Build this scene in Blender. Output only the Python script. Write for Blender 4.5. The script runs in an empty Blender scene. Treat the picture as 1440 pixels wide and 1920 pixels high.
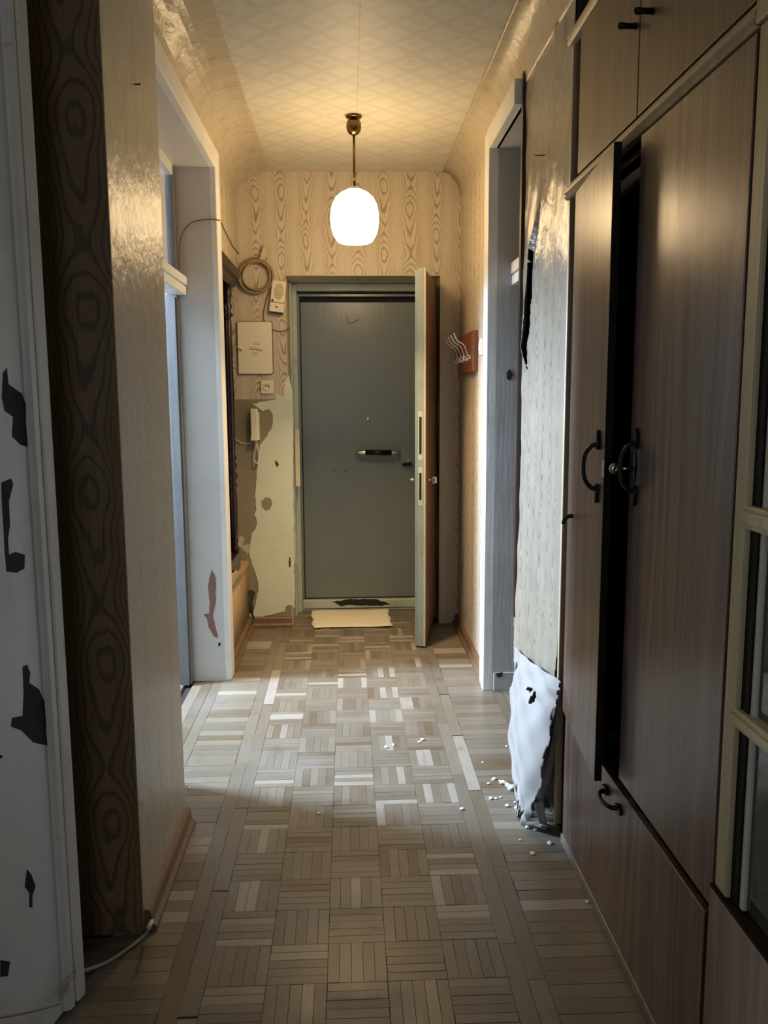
import bpy, bmesh, math, random
from mathutils import Vector, Matrix
random.seed(7)
S = bpy.context.scene
COL = S.collection

# ------------------------------------------------------------------ camera
F = 1550.0                      # focal length in pixels of a 1440x1920 frame
CAM = Vector((0, 0, 1.35))
_p, _y, _r = math.atan(214.3 / F), math.atan(66.9 / F), 0.0052
FW = Vector((math.sin(_y) * math.cos(_p), math.cos(_y) * math.cos(_p), -math.sin(_p)))
RT = Vector((math.cos(_y), -math.sin(_y), 0)); UP = RT.cross(FW)
RT, UP = RT * math.cos(_r) - UP * math.sin(_r), UP * math.cos(_r) + RT * math.sin(_r)
cam = bpy.data.cameras.new('camera'); camo = bpy.data.objects.new('camera', cam); COL.objects.link(camo)
camo.matrix_world = Matrix(((RT.x, UP.x, -FW.x, CAM.x), (RT.y, UP.y, -FW.y, CAM.y), (RT.z, UP.z, -FW.z, CAM.z), (0, 0, 0, 1)))
cam.sensor_fit = 'VERTICAL'; cam.sensor_height = 32.0; cam.lens = F / 1920 * 32.0
cam.clip_start = 0.02
S.camera = camo

# ------------------------------------------------------------------ world, daylight, exposure
w = bpy.data.worlds.new('world'); S.world = w; w.use_nodes = True
w.node_tree.nodes['Background'].inputs[0].default_value = (0.55, 0.68, 1.0, 1)
w.node_tree.nodes['Background'].inputs[1].default_value = 0.6
def area(name, loc, rot, sx, sy, power, col):
    l = bpy.data.lights.new(name, 'AREA'); l.shape = 'RECTANGLE'; l.size = sx; l.size_y = sy; l.energy = power; l.color = col
    o = bpy.data.objects.new(name, l); o.location = loc; o.rotation_euler = rot; COL.objects.link(o); return o
# daylight entering by the window of the room on the left, and by the window of the room behind the camera
area('window_daylight', (-2.57, 3.50, 2.06), (0, -math.pi / 2, 0), 0.8, 0.38, 600, (0.50, 0.69, 1.0))
area('hall_window_daylight', (-0.15, -2.44, 1.5), (math.pi / 2, 0, 0), 0.9, 1.2, 12, (0.74, 0.84, 1.0))
area('side_room_fill', (-2.57, 0.25, 1.5), (0, -math.pi / 2, 0), 1.3, 0.5, 58, (0.70, 0.82, 1.0))  # added light from an unseen side-room window, lifting the glazed cabinet posts
LAMP_STRENGTH = 31
S.view_settings.view_transform = 'Standard'
S.view_settings.look = 'None'
S.view_settings.exposure = 0.0
S.view_settings.gamma = 1.0
S.view_settings.use_curve_mapping = False

# ------------------------------------------------------------------ measuring helpers: where a line of sight meets a real plane
def ray(x, y): return FW + RT * ((x - 720) / F) - UP * ((y - 960) / F)
def aX(x, y, v): d = ray(x, y); return CAM + d * ((v - CAM.x) / d.x)
def aY(x, y, v): d = ray(x, y); return CAM + d * ((v - CAM.y) / d.y)
def aZ(x, y, v): d = ray(x, y); return CAM + d * ((v - CAM.z) / d.z)
def aP(x, y, p, n): d = ray(x, y); return CAM + d * ((Vector(p) - CAM).dot(n) / d.dot(n))

# ------------------------------------------------------------------ mesh helpers
class MB:
    def __init__(s): s.bm = bmesh.new()
    def box(s, x0, x1, y0, y1, z0, z1, M=None):
        v = [s.bm.verts.new(Vector((x, y, z)) if M is None else M @ Vector((x, y, z))) for x in (x0, x1) for y in (y0, y1) for z in (z0, z1)]
        for f in ((0, 1, 3, 2), (4, 6, 7, 5), (0, 4, 5, 1), (2, 3, 7, 6), (0, 2, 6, 4), (1, 5, 7, 3)): s.bm.faces.new([v[i] for i in f])
        return s
    def prism(s, pts, n):
        """polygon pts (Vectors) pushed out along n: front face + sides + back"""
        n = Vector(n); a = [s.bm.verts.new(p) for p in pts]; b = [s.bm.verts.new(p + n) for p in pts]
        s.bm.faces.new(a); s.bm.faces.new(b[::-1]); k = len(pts)
        for i in range(k): s.bm.faces.new((a[i], b[i], b[(i + 1) % k], a[(i + 1) % k]))
        return s
    def tube(s, pts, r, seg=8, closed=False):
        pts = [Vector(p) for p in pts]; n = len(pts); rings = []; ref = None
        for i, p in enumerate(pts):
            t = (pts[(i + 1) % n] - pts[i - 1]) if closed else (pts[min(i + 1, n - 1)] - pts[max(i - 1, 0)])
            if t.length < 1e-9: t = Vector((0, 0, 1))
            t.normalize()
            if ref is None: ref = Vector((0, 0, 1)) if abs(t.z) < .9 else Vector((1, 0, 0))
            a = ref - t * ref.dot(t)
            if a.length < 1e-4: a = t.orthogonal()
            a.normalize(); ref = a; b = t.cross(a); rr = r[i] if isinstance(r, (list, tuple)) else r
            rings.append([s.bm.verts.new(p + a * (rr * math.cos(q)) + b * (rr * math.sin(q))) for q in (2 * math.pi * k / seg for k in range(seg))])
        m = n if closed else n - 1
        for i in range(m):
            A, B = rings[i], rings[(i + 1) % n]
            for k in range(seg): s.bm.faces.new((A[k], A[(k + 1) % seg], B[(k + 1) % seg], B[k]))
        if not closed: s.bm.faces.new(rings[0][::-1]); s.bm.faces.new(rings[-1])
        return s
    def lathe(s, prof, c, seg=24, M=None):
        """profile [(r, h)] turned about local z at c (M turns it elsewhere)"""
        c = Vector(c); rings = []
        for r, h in prof:
            ring = []
            for k in range(seg if r > 1e-6 else 1):
                q = 2 * math.pi * k / seg; v = Vector((r * math.cos(q), r * math.sin(q), h))
                ring.append(s.bm.verts.new(c + (M @ v if M else v)))
            rings.append(ring)
        for A, B in zip(rings, rings[1:]):
            if len(A) == 1 and len(B) == 1: continue
            for k in range(seg):
                j = (k + 1) % seg
                if len(A) == 1: s.bm.faces.new((A[0], B[j], B[k]))
                elif len(B) == 1: s.bm.faces.new((A[k], A[j], B[0]))
                else: s.bm.faces.new((A[k], A[j], B[j], B[k]))
        return s
    def grid(s, fn, nu, nv, keep=None):
        V = [[s.bm.verts.new(fn(i / nu, j / nv)) for j in range(nv + 1)] for i in range(nu + 1)]
        for i in range(nu):
            for j in range(nv):
                if keep is None or keep((i + .5) / nu, (j + .5) / nv): s.bm.faces.new((V[i][j], V[i + 1][j], V[i + 1][j + 1], V[i][j + 1]))
        loose = [v for v in s.bm.verts if not v.link_faces]
        bmesh.ops.delete(s.bm, geom=loose, context='VERTS')
        return s

def rootloc(o):
    v = Vector((0, 0, 0))
    while o: v += Vector(o.location); o = o.parent
    return v
def obj(name, mb, m, parent=None, smooth=False, bev=0, solid=0):
    bmesh.ops.recalc_face_normals(mb.bm, faces=mb.bm.faces[:])
    if parent: bmesh.ops.translate(mb.bm, verts=mb.bm.verts[:], vec=-rootloc(parent))
    me = bpy.data.meshes.new(name); mb.bm.to_mesh(me); mb.bm.free()
    if m: me.materials.append(m)
    if smooth:
        for p in me.polygons: p.use_smooth = True
    o = bpy.data.objects.new(name, me); COL.objects.link(o)
    if parent: o.parent = parent
    if solid:
        q = o.modifiers.new('thick', 'SOLIDIFY'); q.thickness = solid; q.offset = 0
    if bev:
        q = o.modifiers.new('bevel', 'BEVEL'); q.width = bev; q.segments = 2; q.limit_method = 'ANGLE'; q.angle_limit = math.radians(40)
    return o
def tag(o, label=None, cat=None, group=None, kind=None):
    if label: o['label'] = label
    if cat: o['category'] = cat
    if group: o['group'] = group
    if kind: o['kind'] = kind
    return o
def thing(name, loc, label, cat, group=None, kind=None):
    o = bpy.data.objects.new(name, None); o.location = loc; o.empty_display_size = .05; COL.objects.link(o)
    return tag(o, label, cat, group, kind)
def box(name, m, parent, *a, bev=0, M=None): return obj(name, MB().box(*a, M=M), m, parent, bev=bev)
def spline(pts, n=8):
    pts = [Vector(p) for p in pts]; out = []
    for i in range(len(pts) - 1):
        p0, p1, p2, p3 = pts[max(i - 1, 0)], pts[i], pts[i + 1], pts[min(i + 2, len(pts) - 1)]
        for k in range(n):
            t = k / n
            out.append(.5 * ((2 * p1) + (p2 - p0) * t + (2 * p0 - 5 * p1 + 4 * p2 - p3) * t * t + (3 * p1 - p0 - 3 * p2 + p3) * t ** 3))
    out.append(pts[-1]); return out

# ------------------------------------------------------------------ materials
def lin(r, g, b):
    f = lambda c: ((c / 255) / 12.92) if c / 255 <= .04045 else ((c / 255 + .055) / 1.055) ** 2.4
    return (f(r), f(g), f(b), 1)
class NT:
    def __init__(s, name):
        s.mat = bpy.data.materials.new(name); s.mat.use_nodes = True
        s.t = s.mat.node_tree; s.N = s.t.nodes; s.L = s.t.links; s.b = s.N['Principled BSDF']
    def put(s, sock, v):
        if isinstance(v, bpy.types.NodeSocket): s.L.new(v, sock)
        elif isinstance(v, (tuple, list)) and len(v) == 4 and sock.type != 'RGBA': sock.default_value = v[:3]
        else: sock.default_value = v
    def m(s, op, a, b=None, c=None):
        n = s.N.new('ShaderNodeMath'); n.operation = op; s.put(n.inputs[0], a)
        if b is not None: s.put(n.inputs[1], b)
        if c is not None: s.put(n.inputs[2], c)
        return n.outputs[0]
    def pos(s):
        g = s.N.new('ShaderNodeNewGeometry'); x = s.N.new('ShaderNodeSeparateXYZ'); s.L.new(g.outputs['Position'], x.inputs[0])
        return x.outputs[0], x.outputs[1], x.outputs[2]
    def vec(s, x, y, z):
        n = s.N.new('ShaderNodeCombineXYZ'); s.put(n.inputs[0], x); s.put(n.inputs[1], y); s.put(n.inputs[2], z); return n.outputs[0]
    def noise(s, v=None, scale=5, detail=3, rough=.5):
        n = s.N.new('ShaderNodeTexNoise'); n.inputs['Scale'].default_value = scale; n.inputs['Detail'].default_value = detail; n.inputs['Roughness'].default_value = rough
        if v is None:
            g = s.N.new('ShaderNodeNewGeometry'); v = g.outputs['Position']
        s.L.new(v, n.inputs['Vector']); return n.outputs['Fac']
    def white(s, v):
        n = s.N.new('ShaderNodeTexWhiteNoise'); n.noise_dimensions = '1D'; s.put(n.inputs['W'], v); return n.outputs['Value']
    def ramp(s, f, lo, hi):
        n = s.N.new('ShaderNodeMapRange'); n.interpolation_type = 'SMOOTHSTEP'; s.put(n.inputs[0], f); s.put(n.inputs[1], lo); s.put(n.inputs[2], hi); return n.outputs[0]
    def mix(s, f, a, b, mode='MIX'):
        n = s.N.new('ShaderNodeMix'); n.data_type = 'RGBA'; n.blend_type = mode; s.put(n.inputs[0], f); s.put(n.inputs[6], a); s.put(n.inputs[7], b); return n.outputs[2]
    def bump(s, h, st=.2, d=.01):
        n = s.N.new('ShaderNodeBump'); n.inputs['Strength'].default_value = st; n.inputs['Distance'].default_value = d; s.put(n.inputs['Height'], h); s.L.new(n.outputs[0], s.b.inputs['Normal'])
    def out(s, col, rough=.5, metal=0, spec=.5):
        s.put(s.b.inputs['Base Color'], col); s.put(s.b.inputs['Roughness'], rough); s.b.inputs['Metallic'].default_value = metal; s.b.inputs['Specular IOR Level'].default_value = spec
        return s.mat

def plain(name, c, rough=.5, metal=0, var=.12, scale=30, bump=0.0, spec=.5):
    t = NT(name); f = t.noise(scale=scale, detail=4)
    col = t.mix(f, tuple(x * (1 - var) for x in c[:3]) + (1,), tuple(min(1, x * (1 + var)) for x in c[:3]) + (1,))
    if bump: t.bump(f, bump, .004)
    return t.out(col, rough, metal, spec)

def paint(name, c, dirt, rough=.42, amount=.5):
    """old oil paint: brush relief, grime clouds"""
    t = NT(name); x, y, z = t.pos()
    cloud = t.noise(scale=3.5, detail=6, rough=.65); fine = t.noise(t.vec(t.m('MULTIPLY', x, 60), t.m('MULTIPLY', y, 60), t.m('MULTIPLY', z, 5)), scale=1, detail=3)
    d = t.m('MULTIPLY', t.ramp(cloud, .45, .8), amount)
    sp = t.ramp(t.noise(scale=42, detail=2), .70, .76)
    col = t.mix(d, c, dirt); col = t.mix(t.m('MULTIPLY', sp, .35), col, dirt)
    t.bump(t.m('ADD', fine, cloud), .18, .004)
    return t.out(col, rough)

def wallpaper(name, axis, base, line, dark, rough=.36, k=15, amt=.62, per=.145, dmg=.25, off=0.0, nf=7.0, vf=2.7):
    """printed wood-grain paper: eyes and chevrons in upright columns between straight grain"""
    t = NT(name); x, y, z = t.pos(); u = x if axis == 'x' else y
    lowf = t.noise(t.vec(u, z, 0), scale=3.0, detail=2)
    un = t.m('ADD', t.m('ADD', t.m('DIVIDE', u, per), off), t.m('MULTIPLY', t.m('SUBTRACT', lowf, .5), .35))
    cid = t.m('FLOOR', un); fu = t.m('SUBTRACT', t.m('SUBTRACT', un, cid), .5)
    rnd = t.white(t.m('ADD', cid, 3.7)); rn2 = t.white(t.m('ADD', cid, 11.3))
    vz = t.m('ADD', t.m('MULTIPLY', z, vf), t.m('MULTIPLY', rnd, 9.0))
    cz = t.m('COSINE', t.m('MULTIPLY', vz, 6.2832))
    sz = t.m('MULTIPLY', t.m('SINE', t.m('MULTIPLY', vz, 12.566)), .35)
    h = t.m('SUBTRACT', t.m('ADD', cz, sz), t.m('MULTIPLY', t.m('MULTIPLY', fu, fu), t.m('ADD', k, t.m('MULTIPLY', rn2, k))))
    jit = t.noise(t.vec(t.m('MULTIPLY', u, 40), t.m('MULTIPLY', z, 9), rnd), scale=1, detail=3)
    s_ = t.m('SINE', t.m('ADD', t.m('MULTIPLY', h, nf), t.m('MULTIPLY', jit, 5.0)))
    lines = t.ramp(s_, .35, 1.0)
    fade = t.m('SUBTRACT', 1.0, t.m('MULTIPLY', t.ramp(t.m('ABSOLUTE', fu), .22, .44), .75))
    streak = t.noise(t.vec(t.m('MULTIPLY', u, 170), t.m('MULTIPLY', z, 2.2), 0), scale=1, detail=3, rough=.7)
    wide = t.noise(t.vec(t.m('MULTIPLY', u, 26), t.m('MULTIPLY', z, .8), 3), scale=1, detail=2)
    col = t.mix(t.m('MULTIPLY', t.ramp(streak, .35, .8), .42), base, line)
    col = t.mix(t.m('MULTIPLY', t.ramp(wide, .45, .75), .35), col, line)
    col = t.mix(t.m('MULTIPLY', t.m('MULTIPLY', lines, fade), amt), col, dark)
    blot = t.ramp(t.noise(scale=2.2, detail=7, rough=.7), .52, .8)
    col = t.mix(t.m('MULTIPLY', blot, dmg), col, dark)
    rel = t.noise(scale=14, detail=5, rough=.6)
    t.bump(t.m('ADD', t.m('MULTIPLY', rel, 1.2), t.m('MULTIPLY', streak, .25)), .42, .012)
    return t.out(col, t.m('ADD', rough, t.m('MULTIPLY', rel, .12)))

def laminate(name, a, b, rough=.30, spec=.5):
    t = NT(name); x, y, z = t.pos(); u = t.m('ADD', x, y)
    wv = t.noise(t.vec(t.m('MULTIPLY', u, 7), t.m('MULTIPLY', z, .8), 0), scale=1, detail=2)
    f1 = t.noise(t.vec(t.m('ADD', t.m('MULTIPLY', u, 120), t.m('MULTIPLY', wv, 9)), t.m('MULTIPLY', z, 1.3), 0), scale=1, detail=4, rough=.6)
    f2 = t.noise(t.vec(t.m('ADD', t.m('MULTIPLY', u, 30), t.m('MULTIPLY', wv, 6)), t.m('MULTIPLY', z, .6), 7), scale=1, detail=2)
    f = t.m('ADD', t.m('MULTIPLY', t.ramp(f1, .3, .72), .6), t.m('MULTIPLY', t.ramp(f2, .35, .68), .4))
    rel = t.noise(scale=7, detail=4)
    t.bump(rel, .10, .01)
    return t.out(t.mix(f, a, b), t.m('ADD', rough, t.m('MULTIPLY', f1, .1)), spec=spec)

def parquet(name):
    t = NT(name); x, y, z = t.pos()
    oi = t.N.new('ShaderNodeObjectInfo'); at = t.N.new('ShaderNodeAttribute'); at.attribute_name = 'tint'
    g = t.N.new('ShaderNodeAttribute'); g.attribute_name = 'lengthwise'
    r = t.m('FRACT', t.m('ADD', oi.outputs['Random'], at.outputs['Fac']))
    lw = g.outputs['Fac']
    # grain runs along the strip
    sx = t.m('ADD', 9, t.m('MULTIPLY', lw, 150)); sy = t.m('SUBTRACT', 159, t.m('MULTIPLY', lw, 150))
    gr = t.noise(t.vec(t.m('MULTIPLY', x, sx), t.m('MULTIPLY', y, sy), t.m('MULTIPLY', r, 50)), scale=1, detail=4, rough=.6)
    col = t.mix(r, lin(101, 91, 75), lin(121, 111, 94))
    col = t.mix(t.ramp(t.m('FRACT', t.m('MULTIPLY', r, 7.3)), .86, .88), col, lin(148, 139, 124))
    col = t.mix(t.ramp(t.m('FRACT', t.m('MULTIPLY', r, 13.1)), .88, .9), col, lin(98, 84, 64))
    col = t.mix(t.m('MULTIPLY', t.ramp(gr, .4, .75), .30), col, lin(84, 64, 42))
    wear = t.ramp(t.noise(scale=2.3, detail=6, rough=.65), .42, .72)
    col = t.mix(t.m('MULTIPLY', wear, .5), col, lin(114, 109, 100))
    dirt = t.ramp(t.noise(scale=8, detail=6, rough=.7), .56, .78)
    col = t.mix(t.m('MULTIPLY', dirt, .6), col, lin(56, 45, 32))
    t.bump(gr, .12, .003)
    return t.out(col, t.m('ADD', .34, t.m('MULTIPLY', wear, .25)))

def ceilpaper(name):
    t = NT(name); x, y, z = t.pos()
    p = .17
    fx = t.m('ABSOLUTE', t.m('SUBTRACT', t.m('FRACT', t.m('DIVIDE', x, p)), .5)); fy = t.m('ABSOLUTE', t.m('SUBTRACT', t.m('FRACT', t.m('DIVIDE', y, p)), .5))
    dia = t.m('ABSOLUTE', t.m('SUBTRACT', t.m('ADD', fx, fy), .5))
    rr = t.m('SQRT', t.m('ADD', t.m('MULTIPLY', fx, fx), t.m('MULTIPLY', fy, fy)))
    f = t.m('SUBTRACT', t.m('MULTIPLY', t.m('SUBTRACT', 1.0, t.ramp(dia, .0, .24)), 1.0), t.m('MULTIPLY', t.m('SUBTRACT', 1.0, t.ramp(rr, .10, .22)), -.7))
    f = t.m('ADD', f, t.m('MULTIPLY', t.m('SUBTRACT', t.noise(scale=30, detail=4), .5), 1.2))
    col = t.mix(t.m('MULTIPLY', t.ramp(f, -.3, 1.2), .38), lin(204, 198, 178), lin(174, 165, 140))
    st = t.ramp(t.noise(scale=2.0, detail=6, rough=.65), .55, .8)
    col = t.mix(t.m('MULTIPLY', st, .3), col, lin(150, 130, 92))
    seam = t.ramp(t.m('ABSOLUTE', t.m('SUBTRACT', x, .055)), .0, .004)
    col = t.mix(t.m('MULTIPLY', t.m('SUBTRACT', 1, seam), .35), col, lin(120, 104, 70))
    t.bump(t.noise(scale=6, detail=4), .12, .006)
    return t.out(col, .55, spec=.35)

WB, WL, WD = lin(204, 188, 160), lin(174, 155, 124), lin(114, 93, 66)
M = {}
M['paper_x'] = wallpaper('wood_grain_paper_x', 'x', WB, WL, WD)
M['paper_y'] = wallpaper('wood_grain_paper_y', 'y', WB, WL, WD, rough=.32)
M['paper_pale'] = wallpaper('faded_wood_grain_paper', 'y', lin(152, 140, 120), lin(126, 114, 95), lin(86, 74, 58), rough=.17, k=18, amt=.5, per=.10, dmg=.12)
M['paper_pier'] = wallpaper('greyed_wood_grain_paper', 'y', lin(176, 166, 146), lin(148, 136, 114), lin(104, 90, 70), rough=.27, amt=.3, dmg=.4)
M['paper_unlit'] = wallpaper('unlit_wood_grain_paper', 'x', lin(134, 108, 72), lin(102, 80, 50), lin(50, 36, 21), rough=.5, k=24, amt=.6, per=.22, off=.227, nf=6.0, vf=2.4, dmg=.1)  # darker copy of the grain paper, shade of the unlit end baked in
M['cove'] = wallpaper('wood_grain_paper_cove', 'y', lin(196, 182, 152), lin(164, 146, 114), lin(116, 96, 68), rough=.24, amt=.35, dmg=.35)
M['ceiling'] = ceilpaper('ceiling_paper')
M['parquet'] = parquet('parquet_oak')
M['subfloor'] = plain('dark_subfloor', lin(34, 26, 18), .9)
M['white'] = paint('white_oil_paint', lin(226, 222, 212), lin(168, 158, 138), .34, .4)
M['white_grey'] = paint('greyed_white_paint', lin(200, 196, 190), lin(162, 156, 145), .40, .4)
M['white_leaf'] = paint('white_door_paint', lin(228, 228, 224), lin(160, 160, 154), .38, .5)
M['grey_jamb'] = paint('grey_jamb_paint', lin(176, 174, 168), lin(134, 130, 120), .45, .4)
M['frame_dimmed'] = paint('dimmed_frame_paint', lin(98, 95, 90), lin(78, 74, 68), .6, .4)  # jamb grey darkened to hold down the window light on these faces
M['reveal'] = paint('reveal_paint', lin(196, 178, 142), lin(150, 128, 90), .5, .4)
M['frame_green'] = paint('pale_green_frame_paint', lin(180, 188, 170), lin(116, 114, 94), .4, .8)
M['door_edge'] = paint('grey_green_door_edge', lin(142, 152, 142), lin(104, 104, 92), .45, .7)
M['steel'] = paint('grey_green_steel_paint', lin(116, 122, 116), lin(100, 104, 98), .30, .35)
M['black'] = plain('black_gap', lin(16, 13, 11), .8)
M['bare'] = plain('bare_dark_layer', lin(30, 28, 25), .8, scale=60, bump=.4)
M['bare_red'] = plain('bare_red_brown_primer', lin(132, 98, 88), .7, scale=40, bump=.3)
M['cream_plaster'] = paint('cream_plaster', lin(212, 212, 184), lin(176, 172, 140), .6, .35)
M['grey_plaster'] = paint('grey_brown_plaster', lin(140, 128, 102), lin(112, 100, 76), .8, .5)
M['pale_patch'] = plain('pale_chalk_patch', lin(186, 176, 146), .8)
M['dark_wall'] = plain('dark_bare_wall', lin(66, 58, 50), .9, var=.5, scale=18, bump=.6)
M['lam'] = laminate('brown_laminate', lin(60, 41, 34), lin(142, 115, 100), .24)
M['lam_upper'] = laminate('tan_laminate', lin(100, 76, 52), lin(134, 106, 74), .36)
M['lam_pale'] = laminate('pale_brown_laminate', lin(112, 90, 78), lin(162, 138, 124), .34)
M['lam_edge'] = plain('dark_laminate_edge', lin(30, 21, 15), .7, spec=.2)
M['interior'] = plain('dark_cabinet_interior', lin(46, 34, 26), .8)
M['mould'] = laminate('light_wood_moulding', lin(172, 146, 110), lin(206, 184, 146), .35)
M['plinth'] = laminate('worn_plinth_wood', lin(112, 98, 82), lin(150, 136, 116), .5)
M['yellow'] = laminate('yellowed_white_wood', lin(176, 160, 116), lin(204, 190, 148), .42)
M['putty'] = plain('old_putty', lin(188, 182, 160), .7, bump=.5)
M['skirt'] = laminate('brown_baseboard_wood', lin(92, 68, 46), lin(124, 97, 68), .45)
M['dark_wood'] = laminate('dark_carved_wood', lin(26, 13, 8), lin(46, 24, 15), .28)
M['niche'] = plain('tan_niche_paint', lin(168, 136, 98), .6, var=.1, scale=8)
M['tan_wood'] = laminate('tan_panel_wood', lin(150, 118, 82), lin(176, 144, 104), .5)
M['red_wood'] = laminate('red_brown_board', lin(104, 56, 32), lin(140, 80, 48), .35)
M['door_brown'] = plain('brown_door_padding', lin(112, 78, 58), .45, var=.2, scale=6, bump=.3)
M['chrome'] = plain('chrome', lin(210, 205, 195), .22, 1.0, var=.05)
M['brass'] = plain('aged_brass', lin(120, 92, 52), .25, 1.0, var=.2)
M['iron'] = plain('blackened_iron', lin(34, 26, 22), .35, .6)
M['plastic'] = plain('ivory_plastic', lin(228, 216, 186), .35, var=.04)
M['plastic_tan'] = plain('tan_grille_plastic', lin(178, 156, 112), .5)
M['ink'] = plain('black_ink', lin(38, 32, 26), .6)
M['ink_grey'] = plain('grey_ink', lin(120, 106, 80), .6)
M['mat'] = plain('tan_paper_mat', lin(226, 216, 190), .85, var=.12, scale=7, bump=.3)
M['cable'] = plain('tan_cable', lin(150, 128, 92), .5)
M['cable_dark'] = plain('dark_cable', lin(84, 72, 54), .5)
M['cable_grey'] = plain('pale_grey_cord', lin(168, 162, 146), .6)
M['crumb'] = plain('plaster_crumb', lin(220, 218, 210), .9, bump=.5)
M['flap'] = paint('white_torn_paper', lin(148, 141, 131), lin(124, 117, 105), .55, .35)
M['cloth'] = plain('beige_cloth', lin(150, 132, 100), .9, bump=.4)
M['room'] = plain('room_wall', lin(190, 186, 176), .8)
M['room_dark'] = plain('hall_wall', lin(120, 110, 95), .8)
t = NT('mirror_glass'); M['mirror'] = t.out(lin(200, 200, 200), .05, 1.0)
t = NT('cabinet_glass'); t.b.inputs['Transmission Weight'].default_value = .85; M['glass'] = t.out(lin(120, 125, 112), .04)
t = NT('opal_globe_lit'); t.put(t.b.inputs['Emission Color'], (1.0, .71, .38, 1)); t.b.inputs['Emission Strength'].default_value = LAMP_STRENGTH; M['globe'] = t.out((.9, .85, .75, 1), .3)

# ------------------------------------------------------------------ dimensions (metres)
HC = 2.60; YB = 4.83; XR = .648; XP = .652; XL = -.605; XLP = -.532
LD0, LD1, LDT = 2.515, 3.88, 2.372       # left doorway
RD0, RD1, RDT = 3.13, 3.67, 2.40         # right doorway
STR = 'structure'

# ================================================================== SETTING
# ---- floor
floor = obj('floor', MB().box(-4.1, 2.2, -2.6, 5.4, -.12, -.014), M['subfloor'])
tag(floor, 'worn oak basket-weave parquet floor running down the corridor', 'floor', kind=STR)
def stripmesh(lx, ly, name, lengthwise):
    mb = MB(); c = .0006
    B = [(-lx, -ly, -.014), (lx, -ly, -.014), (lx, ly, -.014), (-lx, ly, -.014)]
    Mi = [(x, y, -c) for x, y, _ in B]; T = [(x - math.copysign(c, x), y - math.copysign(c, y), 0) for x, y, _ in B]
    L = [[mb.bm.verts.new(p) for p in r] for r in (B, Mi, T)]
    for a, b in zip(L, L[1:]):
        for k in range(4): mb.bm.faces.new((a[k], a[(k + 1) % 4], b[(k + 1) % 4], b[k]))
    mb.bm.faces.new(L[2])
    bmesh.ops.recalc_face_normals(mb.bm, faces=mb.bm.faces[:])
    me = bpy.data.meshes.new(name); mb.bm.to_mesh(me); mb.bm.free(); me.materials.append(M['parquet'])
    a = me.attributes.new('lengthwise', 'FLOAT', 'POINT'); a.data.foreach_set('value', [lengthwise] * len(me.vertices))
    return me
FX0, FX1, TS, NS = -.345, .362, .1414, 5
SW = TS / NS; G = .0002
me_len = stripmesh(SW / 2 - G, TS / 2 - G, 'parquet_strip', 1.0)
me_crs = stripmesh(TS / 2 - G, SW / 2 - G, 'parquet_strip', 0.0)
field = []
Y0 = 1.62 - TS * 12
row = 0
while Y0 + row * TS < 5.2:
    for c in range(5):
        cx, cy = FX0 + (c + .5) * TS, Y0 + (row + .5) * TS
        L = (row + c) % 2
        for k in range(NS):
            o = (k - (NS - 1) / 2) * SW
            field.append((cx + o, cy, 1) if L else (cx, cy + o, 0))
    row += 1
def seen(p): return p[1] > 1.60
order = sorted([p for p in field if seen(p)], key=lambda p: p[1])
near, rest = order[:300], order[300:] + [p for p in field if not seen(p)]
def place_strip(name, me, x, y, parent=floor):
    o = bpy.data.objects.new(name, me); o.location = (x, y, random.uniform(-.0006, .0002)); o.rotation_euler = (random.gauss(0, .003), random.gauss(0, .003), random.gauss(0, .0015))
    if random.random() < .22: o.scale = (.988, .988, 1)
    COL.objects.link(o); o.parent = parent; return o
for x, y, L in near: place_strip('parquet_strip', me_len if L else me_crs, x, y)
def joined(name, lst):
    """lst of (cx, cy, half x, half y, lengthwise) strips too many to part singly"""
    vs, fs, ti, le = [], [], [], []; c = .0006
    for cx, cy, hx, hy, L in lst:
        b = len(vs); dz = random.uniform(-.0006, .0002); q = random.random()
        for (ax, ay, z) in ((hx, hy, -.014), (hx, hy, -c), (hx - c, hy - c, 0)):
            for sx, sy in ((-1, -1), (1, -1), (1, 1), (-1, 1)): vs.append((cx + sx * ax, cy + sy * ay, z + dz))
        for r in (0, 4):
            for k in range(4): fs.append((b + r + k, b + r + (k + 1) % 4, b + r + 4 + (k + 1) % 4, b + r + 4 + k))
        fs.append((b + 8, b + 9, b + 10, b + 11)); ti += [q] * 12; le += [L] * 12
    me = bpy.data.meshes.new(name); me.from_pydata(vs, [], fs); me.materials.append(M['parquet'])
    for nm, d in (('tint', ti), ('lengthwise', le)):
        a = me.attributes.new(nm, 'FLOAT', 'POINT'); a.data.foreach_set('value', d)
    o = bpy.data.objects.new(name, me); COL.objects.link(o); o.parent = floor; return o
tag(joined('parquet_field', [(x, y, (SW if L else TS) / 2 - G, (TS if L else SW) / 2 - G, float(L)) for x, y, L in rest]), kind='stuff')
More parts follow.
